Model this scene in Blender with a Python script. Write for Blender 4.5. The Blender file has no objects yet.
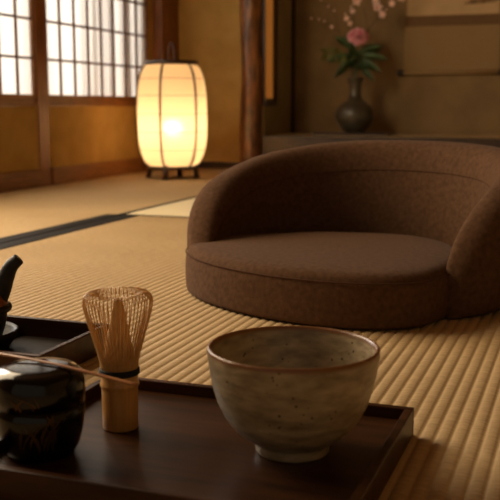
import bpy, bmesh, math, random
from mathutils import Vector, Matrix, noise
random.seed(7)
sc = bpy.context.scene
COL = sc.collection
PI = math.pi

# ------------------------------------------------------------------ camera
F_PX = 930.0
CAM_H = 0.34
pitch = math.atan(145 / F_PX)
yaw = math.atan(340 / math.hypot(F_PX, 145))
cd = bpy.data.cameras.new('camera')
cd.sensor_width = 36
cd.lens = F_PX / 500 * 36
cd.clip_start = 0.02
cd.dof.use_dof = True
cd.dof.focus_distance = 1.18
cd.dof.aperture_fstop = 10
cam = bpy.data.objects.new('camera', cd)
COL.objects.link(cam)
cam.location = (0, 0, CAM_H)
cam.rotation_euler = (PI / 2 - pitch, 0, yaw)
sc.camera = cam

# ------------------------------------------------------------------ light
w = bpy.data.worlds.new('world')
sc.world = w
w.use_nodes = True
bg = w.node_tree.nodes['Background']
bg.inputs['Color'].default_value = (1.0, 0.78, 0.54, 1)
bg.inputs['Strength'].default_value = 0.23


def area(name, loc, direction, sx, sy, power, color, spread=180):
    l = bpy.data.lights.new(name, 'AREA')
    l.shape = 'RECTANGLE'
    l.size = sx
    l.size_y = sy
    l.energy = power
    l.color = color
    l.spread = math.radians(spread)
    o = bpy.data.objects.new(name, l)
    COL.objects.link(o)
    o.location = loc
    o.rotation_euler = Vector(direction).to_track_quat('-Z', 'Y').to_euler()
    return o


# daylight outside the paper windows
area('daylight_behind_shoji', (-3.3, 3.6, 1.0), (1, 0, -0.02), 2.6, 2.2, 150, (1.0, 0.97, 0.93))
# added warm area light, out of frame at left, to brighten floor and trays
area('added_side_light', (-2.3, 1.6, 1.35), (1, 0.12, -0.62), 1.7, 1.3, 66, (1.0, 0.78, 0.51))

sc.view_settings.view_transform = 'Standard'
sc.view_settings.look = 'None'
sc.view_settings.exposure = 0.0
sc.view_settings.gamma = 1
sc.view_settings.use_curve_mapping = False
sc.cycles.max_bounces = 10
sc.cycles.transmission_bounces = 8
sc.cycles.transparent_max_bounces = 8
sc.cycles.sample_clamp_indirect = 4
sc.cycles.caustics_reflective = False

# ------------------------------------------------------------------ materials


def srgb(r, g, b):
    f = lambda c: (c / 255 / 12.92) if c / 255 <= 0.04045 else ((c / 255 + 0.055) / 1.055) ** 2.4
    return (f(r), f(g), f(b), 1)


def mat(name, col, rough=0.6, col2=None, scale=20, stretch=(1, 1, 1), bump=0.0, bscale=None, detail=4, metal=0.0,
        lo=0.35, hi=0.65, sheen=0.0, coat=0.0, spec=0.5, bdist=0.001, coords='Object'):
    m = bpy.data.materials.new(name)
    m.use_nodes = True
    nt = m.node_tree
    b = nt.nodes['Principled BSDF']
    b.inputs['Base Color'].default_value = col
    b.inputs['Roughness'].default_value = rough
    b.inputs['Metallic'].default_value = metal
    b.inputs['Specular IOR Level'].default_value = spec
    if sheen:
        b.inputs['Sheen Weight'].default_value = sheen
        b.inputs['Sheen Roughness'].default_value = 0.4
    if coat:
        b.inputs['Coat Weight'].default_value = coat
        b.inputs['Coat Roughness'].default_value = 0.12
    tc = nt.nodes.new('ShaderNodeTexCoord')
    mp = nt.nodes.new('ShaderNodeMapping')
    mp.inputs['Scale'].default_value = stretch
    nt.links.new(tc.outputs[coords], mp.inputs['Vector'])
    if col2 is not None:
        n = nt.nodes.new('ShaderNodeTexNoise')
        n.inputs['Scale'].default_value = scale
        n.inputs['Detail'].default_value = detail
        nt.links.new(mp.outputs[0], n.inputs['Vector'])
        r = nt.nodes.new('ShaderNodeValToRGB')
        r.color_ramp.elements[0].position = lo
        r.color_ramp.elements[1].position = hi
        r.color_ramp.elements[0].color = col
        r.color_ramp.elements[1].color = col2
        nt.links.new(n.outputs['Fac'], r.inputs['Fac'])
        nt.links.new(r.outputs['Color'], b.inputs['Base Color'])
    if bump:
        n2 = nt.nodes.new('ShaderNodeTexNoise')
        n2.inputs['Scale'].default_value = bscale or scale
        n2.inputs['Detail'].default_value = detail
        nt.links.new(mp.outputs[0], n2.inputs['Vector'])
        bp = nt.nodes.new('ShaderNodeBump')
        bp.inputs['Strength'].default_value = bump
        bp.inputs['Distance'].default_value = bdist
        nt.links.new(n2.outputs['Fac'], bp.inputs['Height'])
        nt.links.new(bp.outputs['Normal'], b.inputs['Normal'])
    return m


M = {}
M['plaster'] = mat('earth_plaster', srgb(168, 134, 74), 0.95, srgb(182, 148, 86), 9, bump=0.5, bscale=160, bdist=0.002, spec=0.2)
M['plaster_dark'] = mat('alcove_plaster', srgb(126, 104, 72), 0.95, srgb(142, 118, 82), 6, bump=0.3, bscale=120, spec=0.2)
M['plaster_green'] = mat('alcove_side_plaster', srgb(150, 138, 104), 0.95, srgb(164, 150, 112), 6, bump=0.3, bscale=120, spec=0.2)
M['cedar'] = mat('cedar_frame', srgb(112, 72, 36), 0.5, srgb(140, 92, 48), 14, (6, 0.6, 6))
M['cedar_v'] = mat('cedar_post', srgb(112, 66, 32), 0.42, srgb(142, 90, 48), 14, (6, 6, 0.5))
M['muntin'] = mat('shoji_lattice', srgb(104, 68, 40), 0.6)
M['log'] = mat('polished_log', srgb(66, 40, 22), 0.28, srgb(140, 90, 46), 10, (3, 3, 1.2), bump=0.6, bscale=14, bdist=0.004, coat=0.3)
M['dark_wood'] = mat('dark_wood', srgb(40, 24, 14), 0.35, srgb(58, 34, 20), 12, (1, 6, 6), coat=0.2)
M['platform'] = mat('platform_wood', srgb(176, 148, 104), 0.4, srgb(196, 166, 120), 8, (1, 6, 6))
M['floor'] = mat('subfloor', srgb(90, 66, 40), 0.9)
M['ceiling'] = mat('ceiling_boards', srgb(120, 84, 48), 0.7, srgb(136, 98, 58), 6, (1, 8, 1))
M['border'] = mat('tatami_border_cloth', srgb(24, 21, 20), 0.85, srgb(34, 30, 28), 300, bump=0.3, bscale=500, spec=0.2)
M['border_mid'] = mat('tatami_border_seam', srgb(74, 60, 44), 0.9)
M['felt'] = mat('brown_felt', srgb(78, 56, 40), 1.0, srgb(97, 71, 52), 120, detail=10, bump=0.6, bscale=420, bdist=0.0012, sheen=0.04, lo=0.3, hi=0.72, spec=0.05)
M['felt_seam'] = mat('brown_felt_seam', srgb(78, 53, 38), 1.0, spec=0.1)
M['lacquer'] = mat('brown_lacquer', srgb(44, 26, 13), 0.36, srgb(68, 40, 20), 7, (1.2, 9, 9), detail=6, spec=0.2, bump=0.06, bscale=60)
M['lacquer_dark'] = mat('dark_lacquer', srgb(20, 14, 11), 0.5, srgb(34, 21, 14), 9, (1.2, 8, 8), spec=0.25)
M['black_lacquer'] = mat('black_lacquer', srgb(9, 7, 6), 0.14, spec=0.35)
M['gold'] = mat('gold_lacquer', srgb(88, 62, 28), 0.5, srgb(60, 42, 20), 60, metal=0.7)
M['iron'] = mat('cast_iron', srgb(17, 15, 14), 0.55, srgb(28, 23, 20), 60, bump=0.6, bscale=200, spec=0.3)
M['copper_iron'] = mat('coppery_iron', srgb(70, 34, 14), 0.5, srgb(150, 80, 32), 160, bump=0.8, bscale=220, metal=0.5)  # copper-orange mottling of the kettle's upper body
M['bamboo'] = mat('bamboo', srgb(190, 136, 72), 0.42, srgb(208, 154, 86), 40, (8, 8, 0.5), coat=0.15)
M['bamboo_tine'] = mat('bamboo_tines', srgb(200, 152, 90), 0.55, srgb(216, 170, 106), 60, (8, 8, 0.5))
M['thread'] = mat('black_thread', srgb(16, 13, 12), 0.8)
M['scoop'] = mat('smoked_bamboo', srgb(150, 96, 52), 0.35, srgb(176, 118, 68), 30, (0.5, 8, 8), coat=0.2)
M['vase'] = mat('dark_ceramic', srgb(58, 54, 43), 0.36, srgb(80, 73, 58), 22, coat=0.15)
M['leaf'] = mat('dark_leaf', srgb(44, 66, 34), 0.5, srgb(70, 92, 48), 30)
M['leaf2'] = mat('olive_leaf', srgb(84, 92, 36), 0.5, srgb(110, 104, 44), 30)
M['stem'] = mat('twig', srgb(84, 58, 36), 0.8)
M['peony'] = mat('pink_petal', srgb(206, 110, 124), 0.7, srgb(244, 190, 192), 45, lo=0.42, hi=0.58)
M['blossom'] = mat('pale_petal', srgb(238, 196, 176), 0.7, srgb(246, 214, 196), 30)
M['scroll_cloth'] = mat('scroll_brocade', srgb(142, 114, 74), 0.9, srgb(156, 128, 86), 260)
M['scroll_band'] = mat('scroll_band_silk', srgb(104, 76, 46), 0.85, srgb(116, 88, 54), 200)
M['scroll_paper'] = mat('scroll_paper', srgb(190, 160, 116), 0.9, srgb(200, 170, 126), 12)
M['ink'] = mat('ink_wash', srgb(96, 76, 52), 0.9, srgb(150, 118, 78), 40)
M['roller'] = mat('roller_knob', srgb(26, 16, 11), 0.35)
M['bulb'] = mat('bulb_glass', srgb(255, 230, 180), 0.4)
_b = M['bulb'].node_tree.nodes['Principled BSDF']
_b.inputs['Emission Color'].default_value = (1.0, 0.66, 0.38, 1)
_b.inputs['Emission Strength'].default_value = 118


def tatami_mat(name, c1, c2, swap=False):
    m = bpy.data.materials.new(name)
    m.use_nodes = True
    nt = m.node_tree
    b = nt.nodes['Principled BSDF']
    b.inputs['Roughness'].default_value = 0.62
    b.inputs['Specular IOR Level'].default_value = 0.3
    tc = nt.nodes.new('ShaderNodeTexCoord')

    def nz(sx, sy, scale, detail):
        mp = nt.nodes.new('ShaderNodeMapping')
        mp.inputs['Scale'].default_value = (sy, sx, 1) if swap else (sx, sy, 1)
        nt.links.new(tc.outputs['Object'], mp.inputs['Vector'])
        n = nt.nodes.new('ShaderNodeTexNoise')
        n.inputs['Scale'].default_value = scale
        n.inputs['Detail'].default_value = detail
        nt.links.new(mp.outputs[0], n.inputs['Vector'])
        return n
    fine = nz(60, 420, 1.0, 3)
    big = nz(1, 1, 3.0, 3)
    mix = nt.nodes.new('ShaderNodeMath')
    mix.operation = 'MULTIPLY_ADD'
    mix.inputs[1].default_value = 0.75
    nt.links.new(fine.outputs['Fac'], mix.inputs[0])
    sc2 = nt.nodes.new('ShaderNodeMath')
    sc2.operation = 'MULTIPLY'
    sc2.inputs[1].default_value = 0.25
    nt.links.new(big.outputs['Fac'], sc2.inputs[0])
    nt.links.new(sc2.outputs[0], mix.inputs[2])
    r = nt.nodes.new('ShaderNodeValToRGB')
    r.color_ramp.elements[0].position = 0.3
    r.color_ramp.elements[1].position = 0.7
    r.color_ramp.elements[0].color = c1
    r.color_ramp.elements[1].color = c2
    nt.links.new(mix.outputs[0], r.inputs['Fac'])
    nt.links.new(r.outputs['Color'], b.inputs['Base Color'])
    bp = nt.nodes.new('ShaderNodeBump')
    bp.inputs['Strength'].default_value = 0.7
    bp.inputs['Distance'].default_value = 0.0008
    nt.links.new(fine.outputs['Fac'], bp.inputs['Height'])
    nt.links.new(bp.outputs['Normal'], b.inputs['Normal'])
    return m


M['tatami'] = tatami_mat('woven_rush', srgb(160, 133, 94), srgb(206, 177, 132))
M['tatami_pale'] = tatami_mat('pale_woven_rush', srgb(216, 200, 162), srgb(236, 222, 188), True)


def paper_mat(name, col, through, thick):
    m = bpy.data.materials.new(name)
    m.use_nodes = True
    nt = m.node_tree
    nt.nodes.remove(nt.nodes['Principled BSDF'])
    out = nt.nodes['Material Output']
    d = nt.nodes.new('ShaderNodeBsdfDiffuse')
    t = nt.nodes.new('ShaderNodeBsdfTranslucent')
    d.inputs['Color'].default_value = col
    t.inputs['Color'].default_value = through
    m1 = nt.nodes.new('ShaderNodeMixShader')
    m1.inputs[0].default_value = 0.6
    nt.links.new(d.outputs[0], m1.inputs[1])
    nt.links.new(t.outputs[0], m1.inputs[2])
    if thick > 0:
        g = nt.nodes.new('ShaderNodeBsdfRefraction')
        g.inputs['IOR'].default_value = 1.3
        g.inputs['Roughness'].default_value = 0.7
        g.inputs['Color'].default_value = through
        m2 = nt.nodes.new('ShaderNodeMixShader')
        m2.inputs[0].default_value = thick
        nt.links.new(m1.outputs[0], m2.inputs[1])
        nt.links.new(g.outputs[0], m2.inputs[2])
        nt.links.new(m2.outputs[0], out.inputs['Surface'])
    else:
        nt.links.new(m1.outputs[0], out.inputs['Surface'])
    return m


M['shoji_paper'] = paper_mat('shoji_paper', srgb(238, 234, 226), srgb(240, 236, 230), 0)
M['lantern_paper'] = paper_mat('lantern_paper', srgb(244, 226, 186), srgb(252, 232, 196), 0.05)
m = mat('lit_paper', srgb(200, 140, 70), 0.9)
_b = m.node_tree.nodes['Principled BSDF']
_b.inputs['Emission Color'].default_value = srgb(205, 125, 50)
_b.inputs['Emission Strength'].default_value = 0.3
M['lit_paper'] = m


def glaze():
    m = mat('tea_bowl_glaze', srgb(116, 100, 76), 0.34, srgb(178, 160, 130), 40, (1, 1, 2.6), bump=0.5, bscale=70, bdist=0.0015, lo=0.3, hi=0.75, detail=7)
    nt = m.node_tree
    b = nt.nodes['Principled BSDF']
    src = b.inputs['Base Color'].links[0].from_socket
    tc = nt.nodes.new('ShaderNodeTexCoord')
    # iron speckles
    v = nt.nodes.new('ShaderNodeTexVoronoi')
    v.inputs['Scale'].default_value = 130
    nt.links.new(tc.outputs['Object'], v.inputs['Vector'])
    r = nt.nodes.new('ShaderNodeValToRGB')
    r.color_ramp.elements[0].position = 0.10
    r.color_ramp.elements[1].position = 0.2
    r.color_ramp.elements[0].color = (1, 1, 1, 1)
    r.color_ramp.elements[1].color = (0, 0, 0, 1)
    nt.links.new(v.outputs['Distance'], r.inputs['Fac'])
    n = nt.nodes.new('ShaderNodeTexNoise')
    n.inputs['Scale'].default_value = 34
    nt.links.new(tc.outputs['Object'], n.inputs['Vector'])
    gt = nt.nodes.new('ShaderNodeMath')
    gt.operation = 'GREATER_THAN'
    gt.inputs[1].default_value = 0.54
    nt.links.new(n.outputs['Fac'], gt.inputs[0])
    mu = nt.nodes.new('ShaderNodeMath')
    mu.operation = 'MULTIPLY'
    nt.links.new(r.outputs['Color'], mu.inputs[0])
    nt.links.new(gt.outputs[0], mu.inputs[1])
    mx = nt.nodes.new('ShaderNodeMix')
    mx.data_type = 'RGBA'
    nt.links.new(mu.outputs[0], mx.inputs[0])
    nt.links.new(src, mx.inputs[6])
    mx.inputs[7].default_value = srgb(70, 46, 26)
    # brown rim where the glaze breaks on the lip
    sx = nt.nodes.new('ShaderNodeSeparateXYZ')
    nt.links.new(tc.outputs['Object'], sx.inputs[0])
    mr = nt.nodes.new('ShaderNodeMapRange')
    mr.inputs[1].default_value = 0.0955
    mr.inputs[2].default_value = 0.0990
    nt.links.new(sx.outputs['Z'], mr.inputs[0])
    mx2 = nt.nodes.new('ShaderNodeMix')
    mx2.data_type = 'RGBA'
    nt.links.new(mr.outputs[0], mx2.inputs[0])
    nt.links.new(mx.outputs[2], mx2.inputs[6])
    mx2.inputs[7].default_value = srgb(120, 78, 44)
    nt.links.new(mx2.outputs[2], b.inputs['Base Color'])
    return m


M['glaze'] = glaze()

# ------------------------------------------------------------------ helpers


def obj(name, bm, m, parent=None, smooth=False):
    me = bpy.data.meshes.new(name)
    bm.to_mesh(me)
    bm.free()
    o = bpy.data.objects.new(name, me)
    COL.objects.link(o)
    if m:
        me.materials.append(m)
    if smooth:
        for p in me.polygons:
            p.use_smooth = True
    if parent:
        o.parent = parent
    return o


def struct(name, bm, m, parent=None, smooth=False):
    o = obj(name, bm, m, parent, smooth)
    if not parent:
        o['kind'] = 'structure'
    return o


def tag(o, label, cat, group=None):
    o['label'] = label
    o['category'] = cat
    if group:
        o['group'] = group
    return o


def thing(name, label, cat, loc=(0, 0, 0), rz=0, group=None):
    o = bpy.data.objects.new(name, None)
    COL.objects.link(o)
    o.empty_display_size = 0.05
    o.location = loc
    o.rotation_euler = (0, 0, rz)
    return tag(o, label, cat, group)


def box(bm, x0, x1, y0, y1, z0, z1, bev=0):
    vs = [bm.verts.new((x, y, z)) for x in (x0, x1) for y in (y0, y1) for z in (z0, z1)]
    fs = []
    for idx in ((0, 1, 3, 2), (4, 6, 7, 5), (0, 4, 5, 1), (2, 3, 7, 6), (0, 2, 6, 4), (1, 5, 7, 3)):
        fs.append(bm.faces.new([vs[i] for i in idx]))
    if bev:
        es = list({e for f in fs for e in f.edges})
        bmesh.ops.bevel(bm, geom=es, offset=bev, segments=2, affect='EDGES', profile=0.5)
    return bm


def boxes(*bs, bev=0):
    bm = bmesh.new()
    for b in bs:
        box(bm, *b, bev=bev)
    return bm


def lathe(bm, prof, seg=48, cx=0, cy=0, wob=None):
    rings = []
    for r, z in prof:
        if r < 1e-6:
            rings.append([bm.verts.new((cx, cy, z))])
        else:
            ring = []
            for i in range(seg):
                a = 2 * PI * i / seg
                rr = r * (1 + (wob(a, z) if wob else 0))
                ring.append(bm.verts.new((cx + rr * math.cos(a), cy + rr * math.sin(a), z)))
            rings.append(ring)
    for a, b in zip(rings, rings[1:]):
        if len(a) == 1 and len(b) == 1:
            continue
        for i in range(seg):
            j = (i + 1) % seg
            if len(a) == 1:
                bm.faces.new((a[0], b[j], b[i]))
            elif len(b) == 1:
                bm.faces.new((a[i], a[j], b[0]))
            else:
                bm.faces.new((a[i], a[j], b[j], b[i]))
    bmesh.ops.recalc_face_normals(bm, faces=bm.faces)
    return bm


def catmull(pts, n):
    out = []
    P = [Vector(p) for p in pts]
    P = [2 * P[0] - P[1]] + P + [2 * P[-1] - P[-2]]
    for i in range(1, len(P) - 2):
        for k in range(n):
            t = k / n
            a, b, c, d = P[i - 1], P[i], P[i + 1], P[i + 2]
            out.append(0.5 * ((2 * b) + (c - a) * t + (2 * a - 5 * b + 4 * c - d) * t * t + (3 * b - a - 3 * c + d) * t ** 3))
    out.append(P[-2])
    return out


def tube(bm, pts, rad, seg=8, closed=False, flat=1.0, up=None):
    pts = [Vector(p) for p in pts]
    n = len(pts)
    rs = rad if isinstance(rad, (list, tuple)) else [rad] * n
    rings = []
    prev = Vector(up) if up else None
    for i, p in enumerate(pts):
        if closed:
            t = pts[(i + 1) % n] - pts[i - 1]
        else:
            t = pts[min(i + 1, n - 1)] - pts[max(i - 1, 0)]
        t.normalize()
        if prev is None:
            prev = t.orthogonal()
        u = (prev - prev.dot(t) * t)
        if u.length < 1e-5:
            u = t.orthogonal()
        u.normalize()
        prev = u
        v = t.cross(u)
        rings.append([bm.verts.new(p + (u * math.cos(2 * PI * k / seg) * flat + v * math.sin(2 * PI * k / seg)) * rs[i]) for k in range(seg)])
    m = n if closed else n - 1
    for i in range(m):
        a, b = rings[i], rings[(i + 1) % n]
        for k in range(seg):
            l = (k + 1) % seg
            bm.faces.new((a[k], a[l], b[l], b[k]))
    if not closed:
        bm.faces.new(rings[0][::-1])
        bm.faces.new(rings[-1])
    return bm


def subsurf(o, lv=2):
    s = o.modifiers.new('subsurf', 'SUBSURF')
    s.levels = lv
    s.render_levels = lv


# ------------------------------------------------------------------ structure
XL = -2.16      # left wall face
YB = 4.70       # back wall face
YA = 5.20       # alcove back face
XA = -1.62      # alcove left side face
H = 2.3
struct('floor', boxes((-2.4, 2.2, -1.6, 5.4, -0.12, -0.052)), M['floor'])
struct('ceiling', boxes((-2.4, 2.2, -1.6, 5.4, H, H + 0.05)), M['ceiling'])

# left wall: dado, lintel and the parts between the openings
bm = boxes((XL - 0.1, XL, 2.44, 4.8, -0.052, 0.335), (XL - 0.1, XL, -1.6, 4.8, 1.98, H), (XL - 0.1, XL, -1.6, 0.5, -0.052, 1.98),
           (XL - 0.1, XL, 2.44, 2.534, 0.353, 1.95), (XL - 0.1, XL, 4.437, 4.8, 0.353, 1.95))
struct('wall_left', bm, M['plaster'])
bm = boxes((XL, XA - 0.051, YB, YB + 0.05, -0.052, H), (1.4, 2.2, YB, YB + 0.05, -0.052, H), (XA + 0.001, 1.4, YB, YB + 0.05, 1.98, H))
struct('wall_back', bm, M['plaster'])
struct('wall_right', boxes((2.1, 2.2, -1.6, 4.8, -0.052, H)), M['plaster'])
# alcove shell
# side wall with a window opening y 4.715-4.87, z .355-1.5
bm = boxes((XA - 0.05, XA, YB, 4.705, -0.052, H), (XA - 0.05, XA, 4.858, YA, -0.052, H),
           (XA - 0.05, XA, 4.705, 4.858, -0.052, 0.375), (XA - 0.05, XA, 4.705, 4.858, 1.6, H))
struct('wall_alcove_side', bm, M['plaster_green'])
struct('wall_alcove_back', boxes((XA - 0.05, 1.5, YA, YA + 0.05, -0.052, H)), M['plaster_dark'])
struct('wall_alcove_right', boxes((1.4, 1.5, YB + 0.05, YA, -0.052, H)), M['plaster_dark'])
struct('ceiling_alcove', boxes((XA, 1.4, YB + 0.05, YA, 1.98, 2.03)), M['dark_wood'])
# raised alcove floor and its dark front beam
struct('trim_1', boxes((XA, 1.4, YB + 0.10, YA, 0.0, 0.18)), M['platform'])
struct('trim_2', boxes((XA, 1.4, YB - 0.02, YB + 0.0995, -0.0, 0.178), bev=0.004), M['dark_wood'])
# narrow lit window in the alcove side wall
win = struct('window_3', boxes((XA - 0.02, XA + 0.008, 4.690, 4.703, 0.335, 1.62), (XA - 0.02, XA + 0.014, 4.853, 4.890, 0.335, 1.62),
                               (XA - 0.02, XA + 0.014, 4.7031, 4.8529, 0.335, 0.362), (XA - 0.02, XA + 0.014, 4.7031, 4.8529, 1.59, 1.62)), M['dark_wood'])
struct('pane', boxes((XA - 0.018, XA - 0.002, 4.70, 4.853, 0.362, 1.59)), M['lit_paper'], win)
# corner trim in the alcove
struct('trim_3', boxes((XA, XA + 0.018, YA - 0.018, YA, 0.180, 1.98)), M['dark_wood'])

# posts
struct('trim_4', boxes((XL - 0.11, XL + 0.005, 3.376, 3.462, -0.052, 2.0), bev=0.004), M['cedar_v'])      # wall post between the shoji
struct('trim_5', boxes((XL - 0.02, XL + 0.055, 4.49, YB, -0.052, H), bev=0.004), M['cedar_v'])       # corner post
# natural log post beside the alcove
bm = bmesh.new()
n = 60
prof = []
rings = []
for i in range(n + 1):
    z = -0.052 + (H + 0.052) * i / n
    ring = []
    for k in range(28):
        a = 2 * PI * k / 28
        r = 0.058 + 0.004 * noise.noise(Vector((math.cos(a) * 1.3, math.sin(a) * 1.3, z * 3.2))) * 2 + 0.0035 * noise.noise(Vector((math.cos(a) * 3, math.sin(a) * 3, z * 11)))
        cx = 0.006 * math.sin(z * 3.3)
        ring.append(bm.verts.new((cx + r * math.cos(a), r * math.sin(a), z)))
    rings.append(ring)
for a, b in zip(rings, rings[1:]):
    for k in range(28):
        l = (k + 1) % 28
        bm.faces.new((a[k], a[l], b[l], b[k]))
o = struct('trim_6', bm, M['log'], smooth=True)
o.location = (-1.685, YB - 0.02, 0)

# baseboards
struct('baseboard_left', boxes((XL, XL + 0.014, 2.05, 3.375, 0, 0.075), (XL, XL + 0.014, 3.463, 4.489, 0, 0.075), bev=0.002), M['cedar'])
struct('baseboard_back', boxes((XL + 0.056, -1.75, YB - 0.012, YB, 0, 0.035), bev=0.002), M['dark_wood'])
# sill under the shoji
struct('trim_7', boxes((XL - 0.1, XL + 0.006, 2.45, 3.375, 0.336, 0.352), (XL - 0.1, XL + 0.006, 3.463, 4.489, 0.336, 0.352), bev=0.002), M['cedar'])
struct('trim_8', boxes((XL - 0.1, XL + 0.02, 2.45, 4.489, 1.95, 1.98)), M['cedar'])


def shoji(name, y0, y1, x, cells):
    fr = boxes((x - 0.03, x, y0, y1, 0.352, 0.382), (x - 0.03, x, y0, y1, 1.91, 1.95),
               (x - 0.03, x, y0, y0 + 0.010, 0.382, 1.91), (x - 0.03, x, y1 - 0.012, y1, 0.382, 1.91))
    root = struct(name, fr, M['cedar'])
    lat = bmesh.new()
    for k in range(1, cells):
        y = y0 + (y1 - y0) * k / cells
        box(lat, x - 0.013, x - 0.003, y - 0.005, y + 0.005, 0.382, 1.91)
    for k in range(1, 10):
        z = 0.372 + 0.158 * k
        if z < 1.9:
            box(lat, x - 0.0125, x - 0.0025, y0 + 0.010, y1 - 0.012, z - 0.005, z + 0.005)
    struct('lattice', lat, M['muntin'], root)
    struct('paper_pane', boxes((x - 0.0145, x - 0.0135, y0 + 0.009, y1 - 0.011, 0.38, 1.912)), M['shoji_paper'], root)
    return root


shoji('window_1', 3.463, 4.436, XL - 0.001, 8)
shoji('window_2', 2.535, 3.375, XL - 0.001, 7)
# slim garden screen poles that shade the right part of the paper from outside
bm = bmesh.new()
for y, r in ((3.80, .012), (3.90, .02), (3.985, .012), (4.06, .022), (4.17, .014), (4.235, .028), (4.33, .016), (4.40, .022)):
    pts = [(XL - 0.055, y + 0.004 * math.sin(z * 5 + y * 9), z) for z in (0.1, 0.5, 0.9, 1.3, 1.7, 2.1)]
    tube(bm, pts, r, 8)
struct('trim_9', bm, M['cedar_v'], smooth=True)

# ------------------------------------------------------------------ tatami


def ridged(x0, x1, y0, y1, zb, pitch_, depth, along='y', sub=8):
    """solid mat whose top is a row of rounded rush ridges"""
    bm = bmesh.new()
    if along == 'y':
        nr = int(round((x1 - x0) / pitch_))
        L = x1 - x0
    else:
        nr = int(round((y1 - y0) / pitch_))
        L = y1 - y0
    N = nr * sub
    top0, top1 = [], []
    for i in range(N + 1):
        s = L * i / N
        ph = (i % sub) / sub
        z = -depth * (1 - abs(math.sin(PI * ph)) ** 0.535)
        if along == 'y':
            top0.append(bm.verts.new((x0 + s, y0, z)))
            top1.append(bm.verts.new((x0 + s, y1, z)))
        else:
            top0.append(bm.verts.new((x1, y0 + s, z)))
            top1.append(bm.verts.new((x0, y0 + s, z)))
    for i in range(N):
        bm.faces.new((top0[i], top0[i + 1], top1[i + 1], top1[i]))
    for f in bm.faces:
        f.smooth = True
    box(bm, x0, x1, y0, y1, zb, -depth - 0.0006)
    return bm


t = thing('tatami_mat', 'large ridged amber tatami mat under the brown floor chair and the tea trays', 'tatami mat', (0, 0, 0))
obj('woven_rush', ridged(-1.303, 1.4, -0.9, 2.588, -0.052, 0.0158, 0.0022), M['tatami'], t)
obj('border_cloth', boxes((-1.355, -1.3035, -0.9, 2.588, -0.052, 0.0012), bev=0.0006), M['border'], t)
t = thing('tatami_mat', 'tatami mat along the shoji wall, carrying the lit paper lantern', 'tatami mat', (0, 0, 0))
obj('woven_rush', ridged(-2.158, -1.4135, -0.9, 4.69, -0.052, 0.0158, 0.0016, sub=6), M['tatami'], t)
obj('border_cloth', boxes((-1.413, -1.3625, -0.9, 2.588, -0.052, 0.0012), bev=0.0006), M['border'], t)
obj('edge_cloth', boxes((-1.3825, -1.3625, 2.5885, 4.68, -0.052, 0.0008)), M['border'], t)
obj('rush_edge', boxes((-1.413, -1.383, 2.5885, 4.68, -0.052, 0.0)), M['tatami'], t)
t = thing('tatami_mat', 'pale cream tatami mat just behind the brown chair, before the alcove', 'tatami mat', (0, 0, 0))
obj('woven_rush', ridged(-1.3615, 1.4, 2.604, 4.675, -0.052, 0.0158, 0.0012, 'x', sub=6), M['tatami_pale'], t)
obj('edge_cloth', boxes((-1.3615, 1.4, 2.5895, 2.6035, -0.052, 0.001)), M['border'], t)

# ------------------------------------------------------------------ floor chair
chair = thing('floor_chair', 'low legless brown felt floor chair with wrap-around rounded backrest and round seat', 'chair',
              (-0.455, 1.537, 0), -0.5)


def sgn(v, p):
    return math.copysign(abs(v) ** p, v)


def seat_pt(a, k=1.0, z=0.0):
    e = 2 / 2.0
    x = 0.267 * k * sgn(math.cos(a), e)
    y = 0.156 * k * sgn(math.sin(a), e)
    if y > 0:
        y *= 2.1
        x *= 1 - 0.16 * (y / 0.33)
    return (x, y, z)


bm = bmesh.new()
lay = [(0.985, 0.0), (1.003, 0.003), (1.012, 0.015), (1.014, 0.05), (1.008, 0.068), (0.985, 0.079), (0.955, 0.085), (0.90, 0.0885), (0.75, 0.091), (0.5, 0.093), (0.25, 0.094)]
rings = []
SN = 72
for k, z in lay:
    ring = []
    for i in range(SN):
        a = 2 * PI * i / SN
        p = seat_pt(a, k, z)
        dz = 0.0015 * noise.noise(Vector((p[0] * 9, p[1] * 9, 1))) if z > 0.05 else 0
        ring.append(bm.verts.new((p[0], p[1], z + dz)))
    rings.append(ring)
c = bm.verts.new((0, 0, 0.094))
for a, b in zip(rings, rings[1:]):
    for i in range(SN):
        j = (i + 1) % SN
        bm.faces.new((a[i], a[j], b[j], b[i]))
for i in range(SN):
    bm.faces.new((rings[-1][i], rings[-1][(i + 1) % SN], c))
bm.faces.new(rings[0][::-1])
seat = obj('seat_cushion', bm, M['felt'], chair, smooth=True)
subsurf(seat, 1)
bm = bmesh.new()
tube(bm, [seat_pt(2 * PI * i / 120, 1.006, 0.0735) for i in range(120)], 0.0011, 6, closed=True)
o = obj('seam', bm, M['felt_seam'], seat, smooth=True)


# backrest: horseshoe swept round the cushion
MB_ = (Matrix.Translation((-0.455, 1.537, 0)) @ Matrix.Rotation(-0.5, 4, 'Z')).inverted() @ Matrix.Translation((-0.41, 1.635, 0)) @ Matrix.Rotation(math.radians(-9), 4, 'Z')


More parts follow.
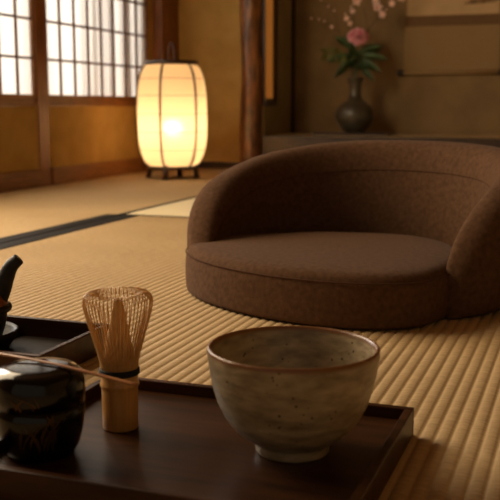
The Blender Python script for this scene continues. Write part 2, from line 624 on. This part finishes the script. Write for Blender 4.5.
def back_station(s):
    """s in [-1,1] tip to tip; returns plan inner pt, outer pt, height"""
    ph = s * math.radians(123 if s < 0 else 122 + 2 * s * s)
    sx, cy = math.sin(ph), math.cos(ph)
    e = 2 / 2.08
    u = 1 - abs(s)
    tap = max(0.0, 1 - (1 - min(1, u / (0.26 if s < 0 else 0.17))) ** 2.2) ** 0.5
    # outer
    ao, bo_b, bo_f = 0.321, 0.360, 0.27
    X = ao * sgn(sx, e)
    Y = (bo_b if cy > 0 else bo_f) * sgn(cy, e)
    out = Vector((X, Y + 0.03, 0))
    ai, bi_b, bi_f = 0.224, 0.235, 0.27
    if s > 0:
        ai += 0.016 * s
        ao += 0.008 * s
        out.x = ao * sgn(sx, e)
    Xi = ai * sgn(sx, e)
    Yi = (bi_b if cy > 0 else bi_f) * sgn(cy, e)
    inn = Vector((Xi, Yi + 0.03, 0))
    mid = (inn + out) / 2
    half = (out - inn) / 2 * max(tap, 0.12)
    # keep the tips wrapped round the seat
    pw = 2.25 if s < 0 else 2.25 + 1.5 * s
    hgt = 0.268 * max(0.0, 1 - abs(s) ** pw) ** 0.44
    return mid - half, mid + half, max(hgt, 0.012)


NS = 64
bm = bmesh.new()
rings = []
K = 20
for i in range(NS + 1):
    t_ = -1 + 2 * i / NS
    s = math.sin(t_ * PI / 2) * 0.6 + t_ * 0.4
    inn, outp, hh = back_station(s)
    mid = (inn + outp) / 2
    half = (outp - inn) / 2
    ring = []
    for k in range(K):
        a = 2 * PI * k / K
        cx_ = sgn(math.cos(a), 0.72)
        szz = sgn(math.sin(a), 0.62)
        z = hh / 2 + hh / 2 * szz
        lean = 0.016 * (z / 0.268) * (1 - abs(s) ** 3)
        widen = 1.0 - 0.12 * (z / 0.268)
        d = half.normalized() * lean if half.length > 0 else Vector()
        p = mid + half * cx_ * widen + d
        wv = 0.0022 * noise.noise(Vector((p.x * 7, p.y * 7, z * 7)))
        ring.append(bm.verts.new(MB_ @ Vector((p.x + wv, p.y + wv, max(z, 0.0)))))
    rings.append(ring)
for a, b in zip(rings, rings[1:]):
    for k in range(K):
        l = (k + 1) % K
        bm.faces.new((a[k], b[k], b[l], a[l]))
bm.faces.new(rings[0])
bm.faces.new(rings[-1][::-1])
bmesh.ops.recalc_face_normals(bm, faces=bm.faces)
back = obj('backrest', bm, M['felt'], chair, smooth=True)
subsurf(back, 1)
bm = bmesh.new()
pts = []
for i in range(100):
    s = -0.97 + 1.94 * i / 99
    inn, outp, hh = back_station(s)
    mid = (inn + outp) / 2
    half = (outp - inn) / 2
    a = math.radians(158)
    z = hh / 2 + hh / 2 * sgn(math.sin(a), 0.62)
    lean = 0.016 * (z / 0.268) * (1 - abs(s) ** 3)
    p = mid + half * sgn(math.cos(a), 0.72) * (1 - 0.12 * z / 0.268) + half.normalized() * lean
    pts.append(MB_ @ Vector((p.x, p.y, z)))
tube(bm, pts, 0.0007, 6)
obj('seam', bm, M['felt_seam'], back, smooth=True)

# ------------------------------------------------------------------ lantern
lan = thing('paper_lantern', 'glowing barrel-shaped paper floor lantern with dark ribs in the corner', 'lantern', (-1.832, 4.0, 0))


def lan_r(z):
    zc, hz = 0.293, 0.236
    u = max(-1, min(1, (z - zc) / hz))
    return 0.100 + 0.063 * (1 - abs(u) ** 2.8) ** 0.48


bm = bmesh.new()
prof = [(lan_r(0.058 + 0.470 * i / 40), 0.058 + 0.470 * i / 40) for i in range(41)]
lathe(bm, prof, 64)
obj('paper_shade', bm, M['lantern_paper'], lan, smooth=True)
for k, az in enumerate((-18.6, 41.4, 101.4, 161.4, 221.4, 281.4)):
    # az from the viewing side, clockwise to the right; camera lies at direction (0.42,-0.91)
    vx = Vector((1.832, -4.0, 0)).normalized()
    rt = Vector((vx.y * -1, vx.x, 0))
    d = vx * math.cos(math.radians(az)) + rt * math.sin(math.radians(az))
    pts = [d * (lan_r(z) + 0.003) + Vector((0, 0, z)) for z in [0.05 + 0.482 * i / 24 for i in range(25)]]
    bm = bmesh.new()
    tube(bm, pts, 0.0055, 8)
    obj('rib', bm, M['dark_wood'], lan, smooth=True)
for az in (-17, 73, 163, 253):
    d = vx * math.cos(math.radians(az)) + rt * math.sin(math.radians(az))
    bm = bmesh.new()
    f0 = d * 0.112
    tube(bm, [f0 * 0.97 + Vector((0, 0, 0.072)), f0 + Vector((0, 0, 0.035)), f0 * 1.07 + Vector((0, 0, 0.0))], [0.012, 0.0125, 0.015], 8)
    obj('foot', bm, M['dark_wood'], lan, smooth=True)
for z in (0.135, 0.217, 0.30, 0.383, 0.46):
    bm = bmesh.new()
    tube(bm, [(lan_r(z) * math.cos(2 * PI * i / 64) * 1.002, lan_r(z) * math.sin(2 * PI * i / 64) * 1.002, z) for i in range(64)], 0.0012, 5, closed=True)
    obj('hoop', bm, M['cedar'], lan, smooth=True)
bm = bmesh.new()
lathe(bm, [(0.100, 0.522), (0.122, 0.522), (0.126, 0.530), (0.122, 0.541), (0.100, 0.541), (0.098, 0.530), (0.100, 0.522)], 48)
obj('top_ring', bm, M['dark_wood'], lan, smooth=True)
bm = bmesh.new()
lathe(bm, [(0.0, 0.046), (0.118, 0.046), (0.120, 0.052), (0.118, 0.060), (0.0, 0.060)], 48)
obj('base_ring', bm, M['dark_wood'], lan, smooth=True)
bm = bmesh.new()
ux = Vector((0.91, 0.42, 0))
tube(bm, [ux * -0.105 + Vector((0, 0, 0.535)), Vector((0, 0, 0.535)), ux * 0.105 + Vector((0, 0, 0.535))], 0.006, 8)
pts = catmull([(-0.012, 0, 0.535), (-0.014, 0, 0.585), (0.0, 0, 0.625), (0.016, 0, 0.585), (0.014, 0, 0.535)], 6)
tube(bm, pts, 0.004, 8)
obj('hanging_loop', bm, M['dark_wood'], lan, smooth=True)
bm = bmesh.new()
lathe(bm, [(0.0, 0.06), (0.014, 0.06), (0.014, 0.195), (0.0, 0.195)], 16)
obj('bulb_holder', bm, M['dark_wood'], lan, smooth=True)
bm = bmesh.new()
bmesh.ops.create_uvsphere(bm, u_segments=20, v_segments=14, radius=0.030)
bmesh.ops.translate(bm, vec=(0, 0, 0.236), verts=bm.verts)
obj('bulb', bm, M['bulb'], lan, smooth=True)
# ------------------------------------------------------------------ alcove: board, vase, flowers, scroll
bm = bmesh.new()
box(bm, -1.40, -0.985, 4.86, 5.10, 0.180, 0.192, bev=0.004)
tag(obj('display_board', bm, M['dark_wood']), 'thin dark lacquered board under the vase on the alcove floor', 'board')

VX, VY, VZ = -1.19, 4.96, 0.1922
vase = thing('flower_vase', 'dark bottle-shaped ceramic vase with a flared mouth, holding a pink peony', 'vase', (VX, VY, VZ))
prof = [(0, 0), (0.050, 0), (0.054, 0.006), (0.072, 0.025), (0.094, 0.055), (0.104, 0.088), (0.100, 0.118), (0.082, 0.146), (0.055, 0.166), (0.037, 0.180),
        (0.031, 0.200), (0.029, 0.225), (0.031, 0.255), (0.038, 0.277), (0.046, 0.289), (0.047, 0.293), (0.043, 0.293), (0.034, 0.278), (0.025, 0.250), (0.023, 0.2), (0.0, 0.19)]
bm = bmesh.new()
lathe(bm, prof, 48)
o = obj('body', bm, M['vase'], vase, smooth=True)
bm = bmesh.new()
tube(bm, [(0.0315 * math.cos(a), 0.0315 * math.sin(a), 0.19) for a in [2 * PI * i / 40 for i in range(40)]], 0.003, 6, closed=True)
obj('neck_ring', bm, M['vase'], vase, smooth=True)
MOUTH = Vector((VX, VY, VZ + 0.27))


def leaf(bm, base, direction, L, W, droop=0.25, up=Vector((0, 0, 1))):
    d = Vector(direction).normalized()
    side = d.cross(-IF * 0.9 + Vector((0, 0, 0.5)) + IR * rng.uniform(-0.35, 0.35))
    if side.length < 1e-3:
        side = Vector((1, 0, 0))
    side.normalize()
    nrm = side.cross(d)
    rows = []
    for i in range(9):
        t = i / 8
        wd = W * math.sin(PI * min(1, t * 0.93 + 0.05)) ** 0.8 * (1 - 0.35 * t)
        p = Vector(base) + d * L * t - Vector((0, 0, 1)) * droop * L * t * t
        rows.append((bm.verts.new(p - side * wd + nrm * wd * 0.25), bm.verts.new(p), bm.verts.new(p + side * wd + nrm * wd * 0.25),
                     ))
    for a, b in zip(rows, rows[1:]):
        bm.faces.new((a[0], a[1], b[1], b[0]))
        bm.faces.new((a[1], a[2], b[2], b[1]))


def solid(o, t=0.0006):
    s = o.modifiers.new('thickness', 'SOLIDIFY')
    s.thickness = t


rng = random.Random(3)
# image-right direction at the vase
IR = Vector((0.973, 0.231, 0))
IF = Vector((0.231, -0.973, 0))


def P(u, v, d=0.0):
    """point in the alcove: u right, v up from vase mouth axis, d toward the room (metres)"""
    return Vector((VX, VY, VZ)) + IR * u + IF * d + Vector((0, 0, v))


# peony
peo = thing('peony', 'full pink peony bloom on a leafy stem above the vase mouth', 'flower', P(0, 0.23))
bp_ = P(0, 0.23)
bm = bmesh.new()
st = catmull([P(0, 0.20) - bp_, P(-0.004, 0.32) - bp_, P(0.004, 0.42, .01) - bp_, P(0.008, 0.50, 0.02) - bp_], 5)
tube(bm, st, 0.003, 6)
obj('stem', bm, M['leaf'], peo, smooth=True)
bm = bmesh.new()
pc = P(0.010, 0.512, 0.03) - bp_
for layer, (npet, rad, tilt) in enumerate(((5, 0.016, 78), (7, 0.026, 62), (9, 0.036, 42), (10, 0.045, 22), (9, 0.052, 2))):
    for k in range(npet):
        az = 2 * PI * (k + rng.random() * 0.4) / npet + layer
        el = math.radians(tilt + rng.uniform(-8, 8))
        axis = (IF * 0.75 + Vector((0, 0, 1)) * 0.65).normalized()
        e1 = axis.orthogonal().normalized()
        e2 = axis.cross(e1)
        rd = e1 * math.cos(az) + e2 * math.sin(az)
        rows = []
        for i in range(5):
            t = i / 4
            cur = el * (1 - 0.25 * t)
            p = pc + rd * rad * t * math.cos(cur) * 1.15 + axis * (rad * t * math.sin(cur) - 0.012 * (layer > 2))
            wd = rad * 0.62 * math.sin(PI * min(0.92, 0.12 + t * 0.75))
            tg = axis.cross(rd)
            cup = axis * wd * 0.35
            rows.append([bm.verts.new(p - tg * wd + cup), bm.verts.new(p - tg * wd * 0.4), bm.verts.new(p + tg * wd * 0.4), bm.verts.new(p + tg * wd + cup)])
        for a, b in zip(rows, rows[1:]):
            for q in range(3):
                bm.faces.new((a[q], a[q + 1], b[q + 1], b[q]))
o = obj('bloom', bm, M['peony'], peo, smooth=True)
solid(o)
bm = bmesh.new()
leafs = [  # base(u,v), dir(u,v,d), L, W
    ((0.02, 0.42), (1, 0.55, 0.1), 0.15, 0.028), ((0.03, 0.40), (1, 0.15, 0.2), 0.15, 0.026), ((0.02, 0.38), (1, -0.25, 0.3), 0.13, 0.028),
    ((0.01, 0.36), (0.7, -0.5, 0.3), 0.12, 0.026), ((-0.01, 0.38), (-0.8, -0.45, 0.3), 0.13, 0.03), ((-0.02, 0.40), (-1, 0.05, 0.2), 0.14, 0.028),
    ((-0.02, 0.44), (-0.7, 0.75, 0.1), 0.15, 0.026), ((-0.01, 0.42), (-0.35, 1, 0.0), 0.16, 0.024), ((0.0, 0.36), (-0.2, 0.6, 0.8), 0.09, 0.026),
    ((0.01, 0.38), (0.3, 0.8, -0.4), 0.12, 0.026), ((0.0, 0.34), (0.2, 0.3, 0.9), 0.08, 0.024), ((-0.01, 0.35), (-0.5, 0.2, 0.6), 0.10, 0.026),
    ((0.02, 0.43), (0.9, 0.25, -0.3), 0.13, 0.024), ((0.01, 0.35), (0.6, 0.1, 0.6), 0.09, 0.026), ((0.0, 0.40), (-0.3, 0.5, 0.5), 0.09, 0.024)]
for (u, v), (du, dv, dd), L, W in leafs:
    leaf(bm, P(u, v, 0.0) - bp_, IR * du + Vector((0, 0, dv)) + IF * dd, L * 0.95, W * 1.05, 0.25)
    tube(bm, [P(0, 0.30) - bp_, P(u * 0.5, (0.3 + v) / 2) - bp_, P(u, v) - bp_], 0.0015, 5)
o = obj('leaves', bm, M['leaf'], peo, smooth=True)
solid(o)
# olive spray to the left
spr = thing('leafy_spray', 'thin olive-green leafy spray leaning left from the vase', 'foliage', P(0, 0.24))
b0 = P(0, 0.24)
bm = bmesh.new()
sp = catmull([P(-0.008, 0.2, -0.005) - b0, P(-0.03, 0.34, 0.0) - b0, P(-0.08, 0.42, 0.01) - b0, P(-0.16, 0.42, 0.02) - b0], 6)
tube(bm, sp, 0.002, 6)
obj('stem', bm, M['stem'], spr, smooth=True)
bm = bmesh.new()
for i in range(8, len(sp)):
    for sgn_ in (-1, 1):
        leaf(bm, sp[i], IR * (-0.6 + 0.2 * rng.random()) + Vector((0, 0, sgn_ * 0.6)) + IF * rng.uniform(-0.2, 0.5), 0.05, 0.010, 0.2)
o = obj('leaves', bm, M['leaf2'], spr, smooth=True)
solid(o)


def blossom_branch(label, path, blooms, buds):
    root = thing('blossom_branch', label, 'branch', P(0, 0.25))
    b0 = P(0, 0.25)
    bm = bmesh.new()
    pts = catmull([P(*p) - b0 for p in path[0]], 6)
    tube(bm, pts, [0.0032 - 0.0022 * i / (len(pts) - 1) for i in range(len(pts))], 6)
    for tw in path[1:]:
        tp = catmull([P(*p) - b0 for p in tw], 5)
        tube(bm, tp, 0.0014, 5)
    obj('twig', bm, M['stem'], root, smooth=True)
    for (u, v, d, r) in blooms:
        bm = bmesh.new()
        c = P(u, v, d) - b0
        ax = (IF + Vector((rng.uniform(-.4, .4), 0, rng.uniform(-.2, .5)))).normalized()
        e1 = ax.orthogonal().normalized()
        e2 = ax.cross(e1)
        for ring_ in range(2):
            for k in range(5):
                az = 2 * PI * (k + 0.5 * ring_) / 5
                rd = e1 * math.cos(az) + e2 * math.sin(az)
                tg = ax.cross(rd)
                rr = 0.85 * r * (1 - 0.35 * ring_)
                q = [c, c + rd * rr * 0.5 - tg * rr * 0.42 + ax * rr * 0.2, c + rd * rr - tg * rr * 0.2 + ax * rr * (0.35 + 0.3 * ring_),
                     c + rd * rr + tg * rr * 0.2 + ax * rr * (0.35 + 0.3 * ring_), c + rd * rr * 0.5 + tg * rr * 0.42 + ax * rr * 0.2]
                bm.faces.new([bm.verts.new(x) for x in q])
        o = obj('blossom', bm, M['blossom'], root, smooth=True)
        solid(o)
    for (u, v, d) in buds:
        bm = bmesh.new()
        bmesh.ops.create_icosphere(bm, subdivisions=2, radius=0.0045)
        bmesh.ops.scale(bm, vec=(1, 1, 1.4), verts=bm.verts)
        bmesh.ops.translate(bm, vec=P(u, v, d) - b0, verts=bm.verts)
        obj('bud', bm, M['blossom'], root, smooth=True)


blossom_branch('upright twig with pale pink blossoms rising straight above the peony',
               [[(0.0, 0.2, 0), (-0.01, 0.36, -0.01), (-0.02, 0.52, 0), (-0.01, 0.66, 0), (0.0, 0.80, 0)],
                [(-0.02, 0.52, 0), (-0.05, 0.58, 0.01), (-0.045, 0.62, 0.01)]],
               [(0.0, 0.69, 0.02, 0.030), (0.02, 0.715, 0.01, 0.024), (-0.052, 0.60, 0.01, 0.019), (-0.035, 0.575, 0.02, 0.017), (-0.02, 0.635, 0.02, 0.018)],
               [(-0.03, 0.66, 0.01), (-0.06, 0.625, 0.01)])
blossom_branch('arching twig with pale pink blossoms reaching right toward the scroll',
               [[(0.0, 0.2, 0), (0.02, 0.38, 0), (0.06, 0.53, 0), (0.11, 0.60, 0), (0.17, 0.66, 0), (0.24, 0.72, 0)],
                [(0.06, 0.53, 0), (0.05, 0.60, 0), (0.035, 0.66, 0)], [(0.11, 0.60, 0), (0.11, 0.68, 0), (0.10, 0.74, 0)]],
               [(0.11, 0.655, 0.02, 0.032), (0.135, 0.62, 0.02, 0.024), (0.10, 0.69, 0.01, 0.024), (0.185, 0.675, 0.01, 0.022), (0.235, 0.705, 0.0, 0.024), (0.175, 0.72, 0.0, 0.022)],
               [(0.155, 0.645, 0.01), (0.21, 0.70, 0.01)])
blossom_branch('bare thin twig arching left above the leaves with small buds',
               [[(0.0, 0.2, 0), (-0.03, 0.40, -0.02), (-0.09, 0.53, -0.02), (-0.17, 0.585, 0), (-0.24, 0.60, 0)],
                [(-0.09, 0.53, -0.02), (-0.12, 0.64, -0.01), (-0.2, 0.70, 0)]],
               [(-0.13, 0.56, 0.0, 0.012)], [(-0.17, 0.59, 0), (-0.2, 0.60, 0), (-0.24, 0.605, 0), (-0.12, 0.645, -0.01), (-0.19, 0.70, 0), (-0.15, 0.665, 0)])

# hanging scroll
scr = thing('hanging_scroll', 'hanging scroll with pale ink painting and brown bands on the alcove wall', 'scroll', (-0.72, YA - 0.004, 0.5))
X0, X1 = -0.255, 0.255
obj('mounting', boxes((X0, X1, -0.003, 0.0, 0.02, 1.25)), M['scroll_cloth'], scr)
obj('band', boxes((X0 + 0.0, X1 - 0.0, -0.0042, -0.0031, 0.262, 0.318)), M['scroll_band'], scr)
pic = obj('painting', boxes((X0 + 0.012, X1 - 0.012, -0.0042, -0.0031, 0.3185, 0.98)), M['scroll_paper'], scr)
obj('band', boxes((X0, X1, -0.0042, -0.0031, 0.9805, 1.02)), M['scroll_band'], scr)
for cx_, cz_, rx_, rz_ in ((0.155, 0.385, 0.075, 0.013), (0.20, 0.405, 0.05, 0.022), (0.10, 0.376, 0.04, 0.006), (0.17, 0.43, 0.03, 0.02), (-0.05, 0.6, 0.1, 0.05), (0.03, 0.68, 0.08, 0.08)):
    bm = bmesh.new()
    vs = []
    for i in range(26):
        a = 2 * PI * i / 26
        k = 1 + 0.35 * noise.noise(Vector((cx_ * 20 + math.cos(a) * 2, cz_ * 9 + math.sin(a) * 2, 3)))
        vs.append(bm.verts.new((min(0.24, cx_ + rx_ * k * math.cos(a)), -0.0046 - 0.0001 * abs(cx_), cz_ + rz_ * k * math.sin(a))))
    bm.faces.new(vs)
    obj('ink_wash', bm, M['ink'], pic)
bm = bmesh.new()
tube(bm, [(X0, -0.012, 0.014), (0, -0.012, 0.014), (X1, -0.012, 0.014)], 0.013, 16)
obj('roller', bm, M['scroll_cloth'], scr, smooth=True)
for s_ in (-1, 1):
    bm = bmesh.new()
    xe = X0 if s_ < 0 else X1
    tube(bm, [(xe, -0.012, 0.014), (xe + s_ * 0.030, -0.012, 0.014)], 0.0165, 16)
    obj('roller_knob', bm, M['roller'], scr, smooth=False)
bm = bmesh.new()
tube(bm, [(X0, -0.004, 1.25), (X1, -0.004, 1.25)], 0.008, 12)
tube(bm, [(-0.1, -0.004, 1.255), (0, -0.004, 1.36), (0.1, -0.004, 1.255)], 0.0015, 6)
obj('hanging_rod', bm, M['roller'], scr)

# ------------------------------------------------------------------ serving tray (foreground)
TX0, TX1, TY0, TY1 = -0.512, -0.155, 0.645, 0.932
TZ = 0.018


def tray_mesh(x0, x1, y0, y1, zf, zt, th, m_in, name_thing, label, cat):
    root = thing(name_thing, label, cat, ((x0 + x1) / 2, (y0 + y1) / 2, 0))
    cx_, cy_ = (x0 + x1) / 2, (y0 + y1) / 2
    hx, hy = (x1 - x0) / 2, (y1 - y0) / 2
    b = bmesh.new()
    box(b, -hx + th, hx - th, -hy + th, hy - th, 0.0005, zf, bev=0.0008)
    obj('tray_base', b, m_in, root)
    for nm, bb in (('rim', (-hx, hx, hy - th, hy, 0.0, zt)), ('rim', (-hx, hx, -hy, -hy + th, 0.0, zt)),
                   ('rim', (-hx, -hx + th, -hy + th + 1e-4, hy - th - 1e-4, 0.0, zt)), ('rim', (hx - th, hx, -hy + th + 1e-4, hy - th - 1e-4, 0.0, zt))):
        b = bmesh.new()
        box(b, *bb, bev=0.0014)
        obj(nm, b, M['lacquer'], root)
    return root


tray_mesh(TX0, TX1, TY0, TY1, TZ, 0.030, 0.009, M['lacquer'], 'serving_tray', 'dark brown lacquered tray in front, carrying the bowl, whisk and tea caddy', 'tray')
kt = tray_mesh(-1.02, -0.618, 0.952, 1.134, 0.010, 0.036, 0.009, M['lacquer_dark'], 'kettle_tray', 'dark deep-rimmed tray at the left edge under the iron kettle', 'tray')
b = bmesh.new()
box(b, 0.05, 0.056, -0.0815, 0.0815, 0.0102, 0.022, bev=0.001)
obj('divider', b, M['lacquer_dark'], kt)

# tea bowl
BX, BY = -0.2475, 0.803
prof = [(0.0, 0.004), (0.028, 0.004), (0.031, 0.0), (0.0355, 0.0), (0.0368, 0.003), (0.0375, 0.0095), (0.0415, 0.0125), (0.052, 0.0195), (0.0625, 0.030), (0.0705, 0.0425),
        (0.0765, 0.057), (0.0805, 0.073), (0.0835, 0.090), (0.0842, 0.0985), (0.0838, 0.1018), (0.0820, 0.1028), (0.0800, 0.1010), (0.0790, 0.095), (0.0762, 0.075),
        (0.0705, 0.054), (0.061, 0.037), (0.048, 0.025), (0.030, 0.0175), (0.0, 0.0150)]
pp = catmull([(r, 0, z) for r, z in prof], 3)
prof2 = [(max(0, p.x * 0.95), p.z * 0.985) for p in pp]
prof2[0] = (0, prof2[0][1])
prof2[-1] = (0, prof2[-1][1])


def wob(a, z):
    return 0.006 * noise.noise(Vector((math.cos(a) * 1.3, math.sin(a) * 1.3, z * 18))) + 0.004 * math.sin(z * 420 + 1.2 * math.sin(a)) * (0.015 < z < 0.095) * 0.6


bm = bmesh.new()
lathe(bm, prof2, 96, wob=wob)
o = obj('tea_bowl', bm, M['glaze'], None, smooth=True)
o.location = (BX, BY, TZ + 0.0002)
tag(o, 'rustic grey-beige glazed ceramic tea bowl with a brown rim on the tray', 'bowl')

# whisk
WX, WY = -0.4290, 0.803
wk = thing('bamboo_whisk', 'bamboo tea whisk with splayed curled tines standing on the tray', 'whisk', (WX, WY, TZ + 0.0002))
bm = bmesh.new()
prof = [(0.0, 0.0), (0.0165, 0.0), (0.0178, 0.0015), (0.0180, 0.02), (0.0182, 0.040), (0.0186, 0.0435), (0.0196, 0.0452), (0.0196, 0.0468), (0.0188, 0.049), (0.0186, 0.054), (0.0184, 0.062), (0.0, 0.062)]
lathe(bm, prof, 48)
obj('handle', bm, M['bamboo'], wk, smooth=True)
bm = bmesh.new()
for z in (0.0575, 0.0595, 0.0615):
    tube(bm, [(0.0192 * math.cos(2 * PI * i / 40), 0.0192 * math.sin(2 * PI * i / 40), z) for i in range(40)], 0.0013, 6, closed=True)
obj('thread', bm, M['thread'], wk, smooth=True)
bm = bmesh.new()
NT = 50
base_path = [(0.0180, 0.058), (0.0190, 0.070), (0.0232, 0.086), (0.0285, 0.104), (0.0325, 0.118), (0.0345, 0.128), (0.0338, 0.1345), (0.0300, 0.1385), (0.0245, 0.1390), (0.0200, 0.1365), (0.0185, 0.1335)]
for k in range(NT):
    a = 2 * PI * k / NT + rng.uniform(-0.012, 0.012)
    jr = rng.uniform(0.985, 1.012)
    pts = [Vector((r * (1 + (jr - 1) * max(0, (z - 0.06) / 0.07)) * math.cos(a), r * (1 + (jr - 1) * max(0, (z - 0.06) / 0.07)) * math.sin(a), z + rng.uniform(-1, 1) * 0.0003)) for r, z in base_path]
    pts = catmull(pts, 2)
    n_ = len(pts)
    tube(bm, pts, [0.00075 - 0.00035 * i / (n_ - 1) for i in range(n_)], 5)
for z, r in ((0.067, 0.0187),):
    tube(bm, [(r * math.cos(2 * PI * i / 40), r * math.sin(2 * PI * i / 40), z) for i in range(40)], 0.0005, 5, closed=True)
obj('outer_tines', bm, M['bamboo_tine'], wk, smooth=True)
bm = bmesh.new()
for k in range(40):
    a = 2 * PI * k / 40
    path = [(0.0155, 0.060), (0.0140, 0.075), (0.0105, 0.095), (0.0068, 0.114), (0.0044, 0.126), (0.0036, 0.133)]
    pts = [(r * math.cos(a + 0.15 * i), r * math.sin(a + 0.15 * i), z + 0.0) for i, (r, z) in enumerate(path)]
    tube(bm, catmull(pts, 2), 0.0009, 5)
lathe(bm, [(0.0145, 0.060), (0.0128, 0.075), (0.0094, 0.095), (0.0056, 0.114), (0.003, 0.128), (0.0, 0.136)], 24)
obj('inner_tines', bm, M['bamboo_tine'], wk, smooth=True)

# tea caddy
NX, NY = -0.4665, 0.716
cad = thing('tea_caddy', 'glossy black lacquered tea caddy with gold grass decoration on the tray corner', 'caddy', (NX, NY, TZ + 0.0002))
cprof = [(0.0, 0.001), (0.026, 0.001), (0.0275, 0.0), (0.031, 0.0018), (0.036, 0.010), (0.0395, 0.022), (0.0415, 0.036), (0.0420, 0.047)]
cprof = [(r, z * 1.08) for r, z in cprof]
bm = bmesh.new()
lathe(bm, cprof + [(0.0, 0.047 * 1.08)], 64)
body = obj('body', bm, M['black_lacquer'], cad, smooth=False)
for p in body.data.polygons:
    p.use_smooth = True
lprof = [(0.0, 0.0474), (0.0422, 0.0474), (0.0424, 0.056), (0.0418, 0.066), (0.0395, 0.0725), (0.0345, 0.0765), (0.022, 0.0782), (0.0, 0.0788)]
lprof = [(r, z * 1.08) for r, z in lprof]
bm = bmesh.new()
lathe(bm, lprof, 64)
lid = obj('lid', bm, M['black_lacquer'], cad, smooth=True)


def cad_r(z):
    pr_ = cprof[2:] + lprof[1:]
    for (r0, z0), (r1, z1) in zip(pr_, pr_[1:]):
        if z0 <= z <= z1:
            return r0 + (r1 - r0) * (z - z0) / max(1e-6, z1 - z0)
    return 0.042


def on_caddy(th, z):
    r = cad_r(z) + 0.0003
    return Vector((r * math.cos(th), r * math.sin(th), z))


camdir = math.atan2(-NY, -NX)


def strokes(zlo, zhi, seed, cnt):
    bm = bmesh.new()
    rg = random.Random(seed)
    for k in range(cnt):
        th0 = camdir + rg.uniform(-0.55, 0.35)
        z0 = rg.uniform(zlo, zlo + (zhi - zlo) * 0.3)
        dth = rg.uniform(-0.5, 0.5)
        dz = (zhi - z0) * rg.uniform(0.6, 1)
        wv = rg.uniform(0.012, 0.05)
        prev = None
        for i in range(13):
            t = i / 12
            th = th0 + dth * t * t
            z = z0 + dz * t
            wd = wv * math.sin(PI * min(1, t * 0.97 + 0.02)) ** 0.8
            cur = (bm.verts.new(on_caddy(th - wd, z)), bm.verts.new(on_caddy(th + wd, z)))
            if prev:
                bm.faces.new((prev[0], prev[1], cur[1], cur[0]))
            prev = cur
    return bm


obj('gold_decoration', strokes(0.012, 0.0500, 5, 11), M['gold'], body)
obj('gold_decoration', strokes(0.052, 0.068, 9, 5), M['gold'], lid)

# tea scoop lying on the caddy lid, its tip against the whisk
scoop = bmesh.new()
path = catmull([(-0.565, 0.7375, 0.1050), (-0.518, 0.7300, 0.1052), (-0.480, 0.7235, 0.1052), (-0.441, 0.7175, 0.1040), (-0.400, 0.7140, 0.1000), (-0.363, 0.7120, 0.0955)], 6)
n_ = len(path)
tube(scoop, path, [0.0022 + 0.0007 * abs(2 * i / (n_ - 1) - 1) for i in range(n_)], 8, flat=0.5, up=(0, 0, 1))
o = obj('tea_scoop', scoop, M['scoop'], None, smooth=True)
tag(o, 'slender bamboo tea scoop lying across the black caddy lid, tip passing the whisk', 'scoop')

# ------------------------------------------------------------------ kettle on its dish
KX, KY = -0.775, 1.035
dish = bmesh.new()
lathe(dish, [(0.0, 0.0), (0.044, 0.0), (0.048, 0.004), (0.058, 0.018), (0.0605, 0.026), (0.058, 0.0275), (0.054, 0.024), (0.048, 0.012), (0.040, 0.008), (0.0, 0.008)], 56)
o = obj('kettle_stand', dish, M['iron'], None, smooth=True)
o.location = (KX, KY, 0.0102)
tag(o, 'round black iron dish under the kettle in the left tray', 'dish')
ket = thing('kettle', 'black cast-iron kettle with upright spout, cut off by the left edge', 'kettle', (KX, KY, 0.0184))
bm = bmesh.new()
lathe(bm, [(0.0, 0.0), (0.032, 0.0), (0.037, 0.006), (0.043, 0.024), (0.0455, 0.038), (0.0455, 0.044)], 56)
obj('lower_body', bm, M['iron'], ket, smooth=True)
bm = bmesh.new()
lathe(bm, [(0.0455, 0.043), (0.0515, 0.0455), (0.0525, 0.049), (0.0515, 0.052), (0.0475, 0.054)], 56)
obj('flange', bm, M['iron'], ket, smooth=True)
bm = bmesh.new()
rings = []
up_prof = [(0.0475, 0.053), (0.0470, 0.060), (0.0440, 0.068), (0.0385, 0.076), (0.031, 0.082), (0.0235, 0.0845)]
lathe(bm, up_prof, 56, wob=lambda a, z: 0.012 * math.sin(a * 28) * math.sin(z * 900))
obj('upper_body', bm, M['copper_iron'], ket, smooth=True)
bm = bmesh.new()
lathe(bm, [(0.0245, 0.083), (0.0245, 0.086), (0.020, 0.090), (0.008, 0.093), (0.0035, 0.095), (0.0035, 0.099), (0.0075, 0.103), (0.007, 0.108), (0.0, 0.110)], 40)
obj('lid', bm, M['iron'], ket, smooth=True)
sd = Vector((0.93, 0.36, 0)).normalized()
bm = bmesh.new()
sp = catmull([sd * 0.030 + Vector((0, 0, 0.056)), sd * 0.0400 + Vector((0, 0, 0.074)), sd * 0.0470 + Vector((0, 0, 0.091)), sd * 0.0545 + Vector((0, 0, 0.106)), sd * 0.0655 + Vector((0, 0, 0.1165))], 5)
n_ = len(sp)
tube(bm, sp, [0.0160 - 0.0080 * (i / (n_ - 1)) ** 0.8 for i in range(n_)], 16)
obj('spout', bm, M['iron'], ket, smooth=True)
bm = bmesh.new()
tube(bm, catmull([sd * 0.030 + Vector((0, 0, 0.080)), sd * 0.038 + Vector((0, 0, 0.11)), Vector((0, 0, 0.150)), sd * -0.038 + Vector((0, 0, 0.11)), sd * -0.030 + Vector((0, 0, 0.080))], 8), 0.003, 8)
h = obj('handle', bm, M['iron'], ket, smooth=True)
h.rotation_euler = (0, 0, math.radians(85))
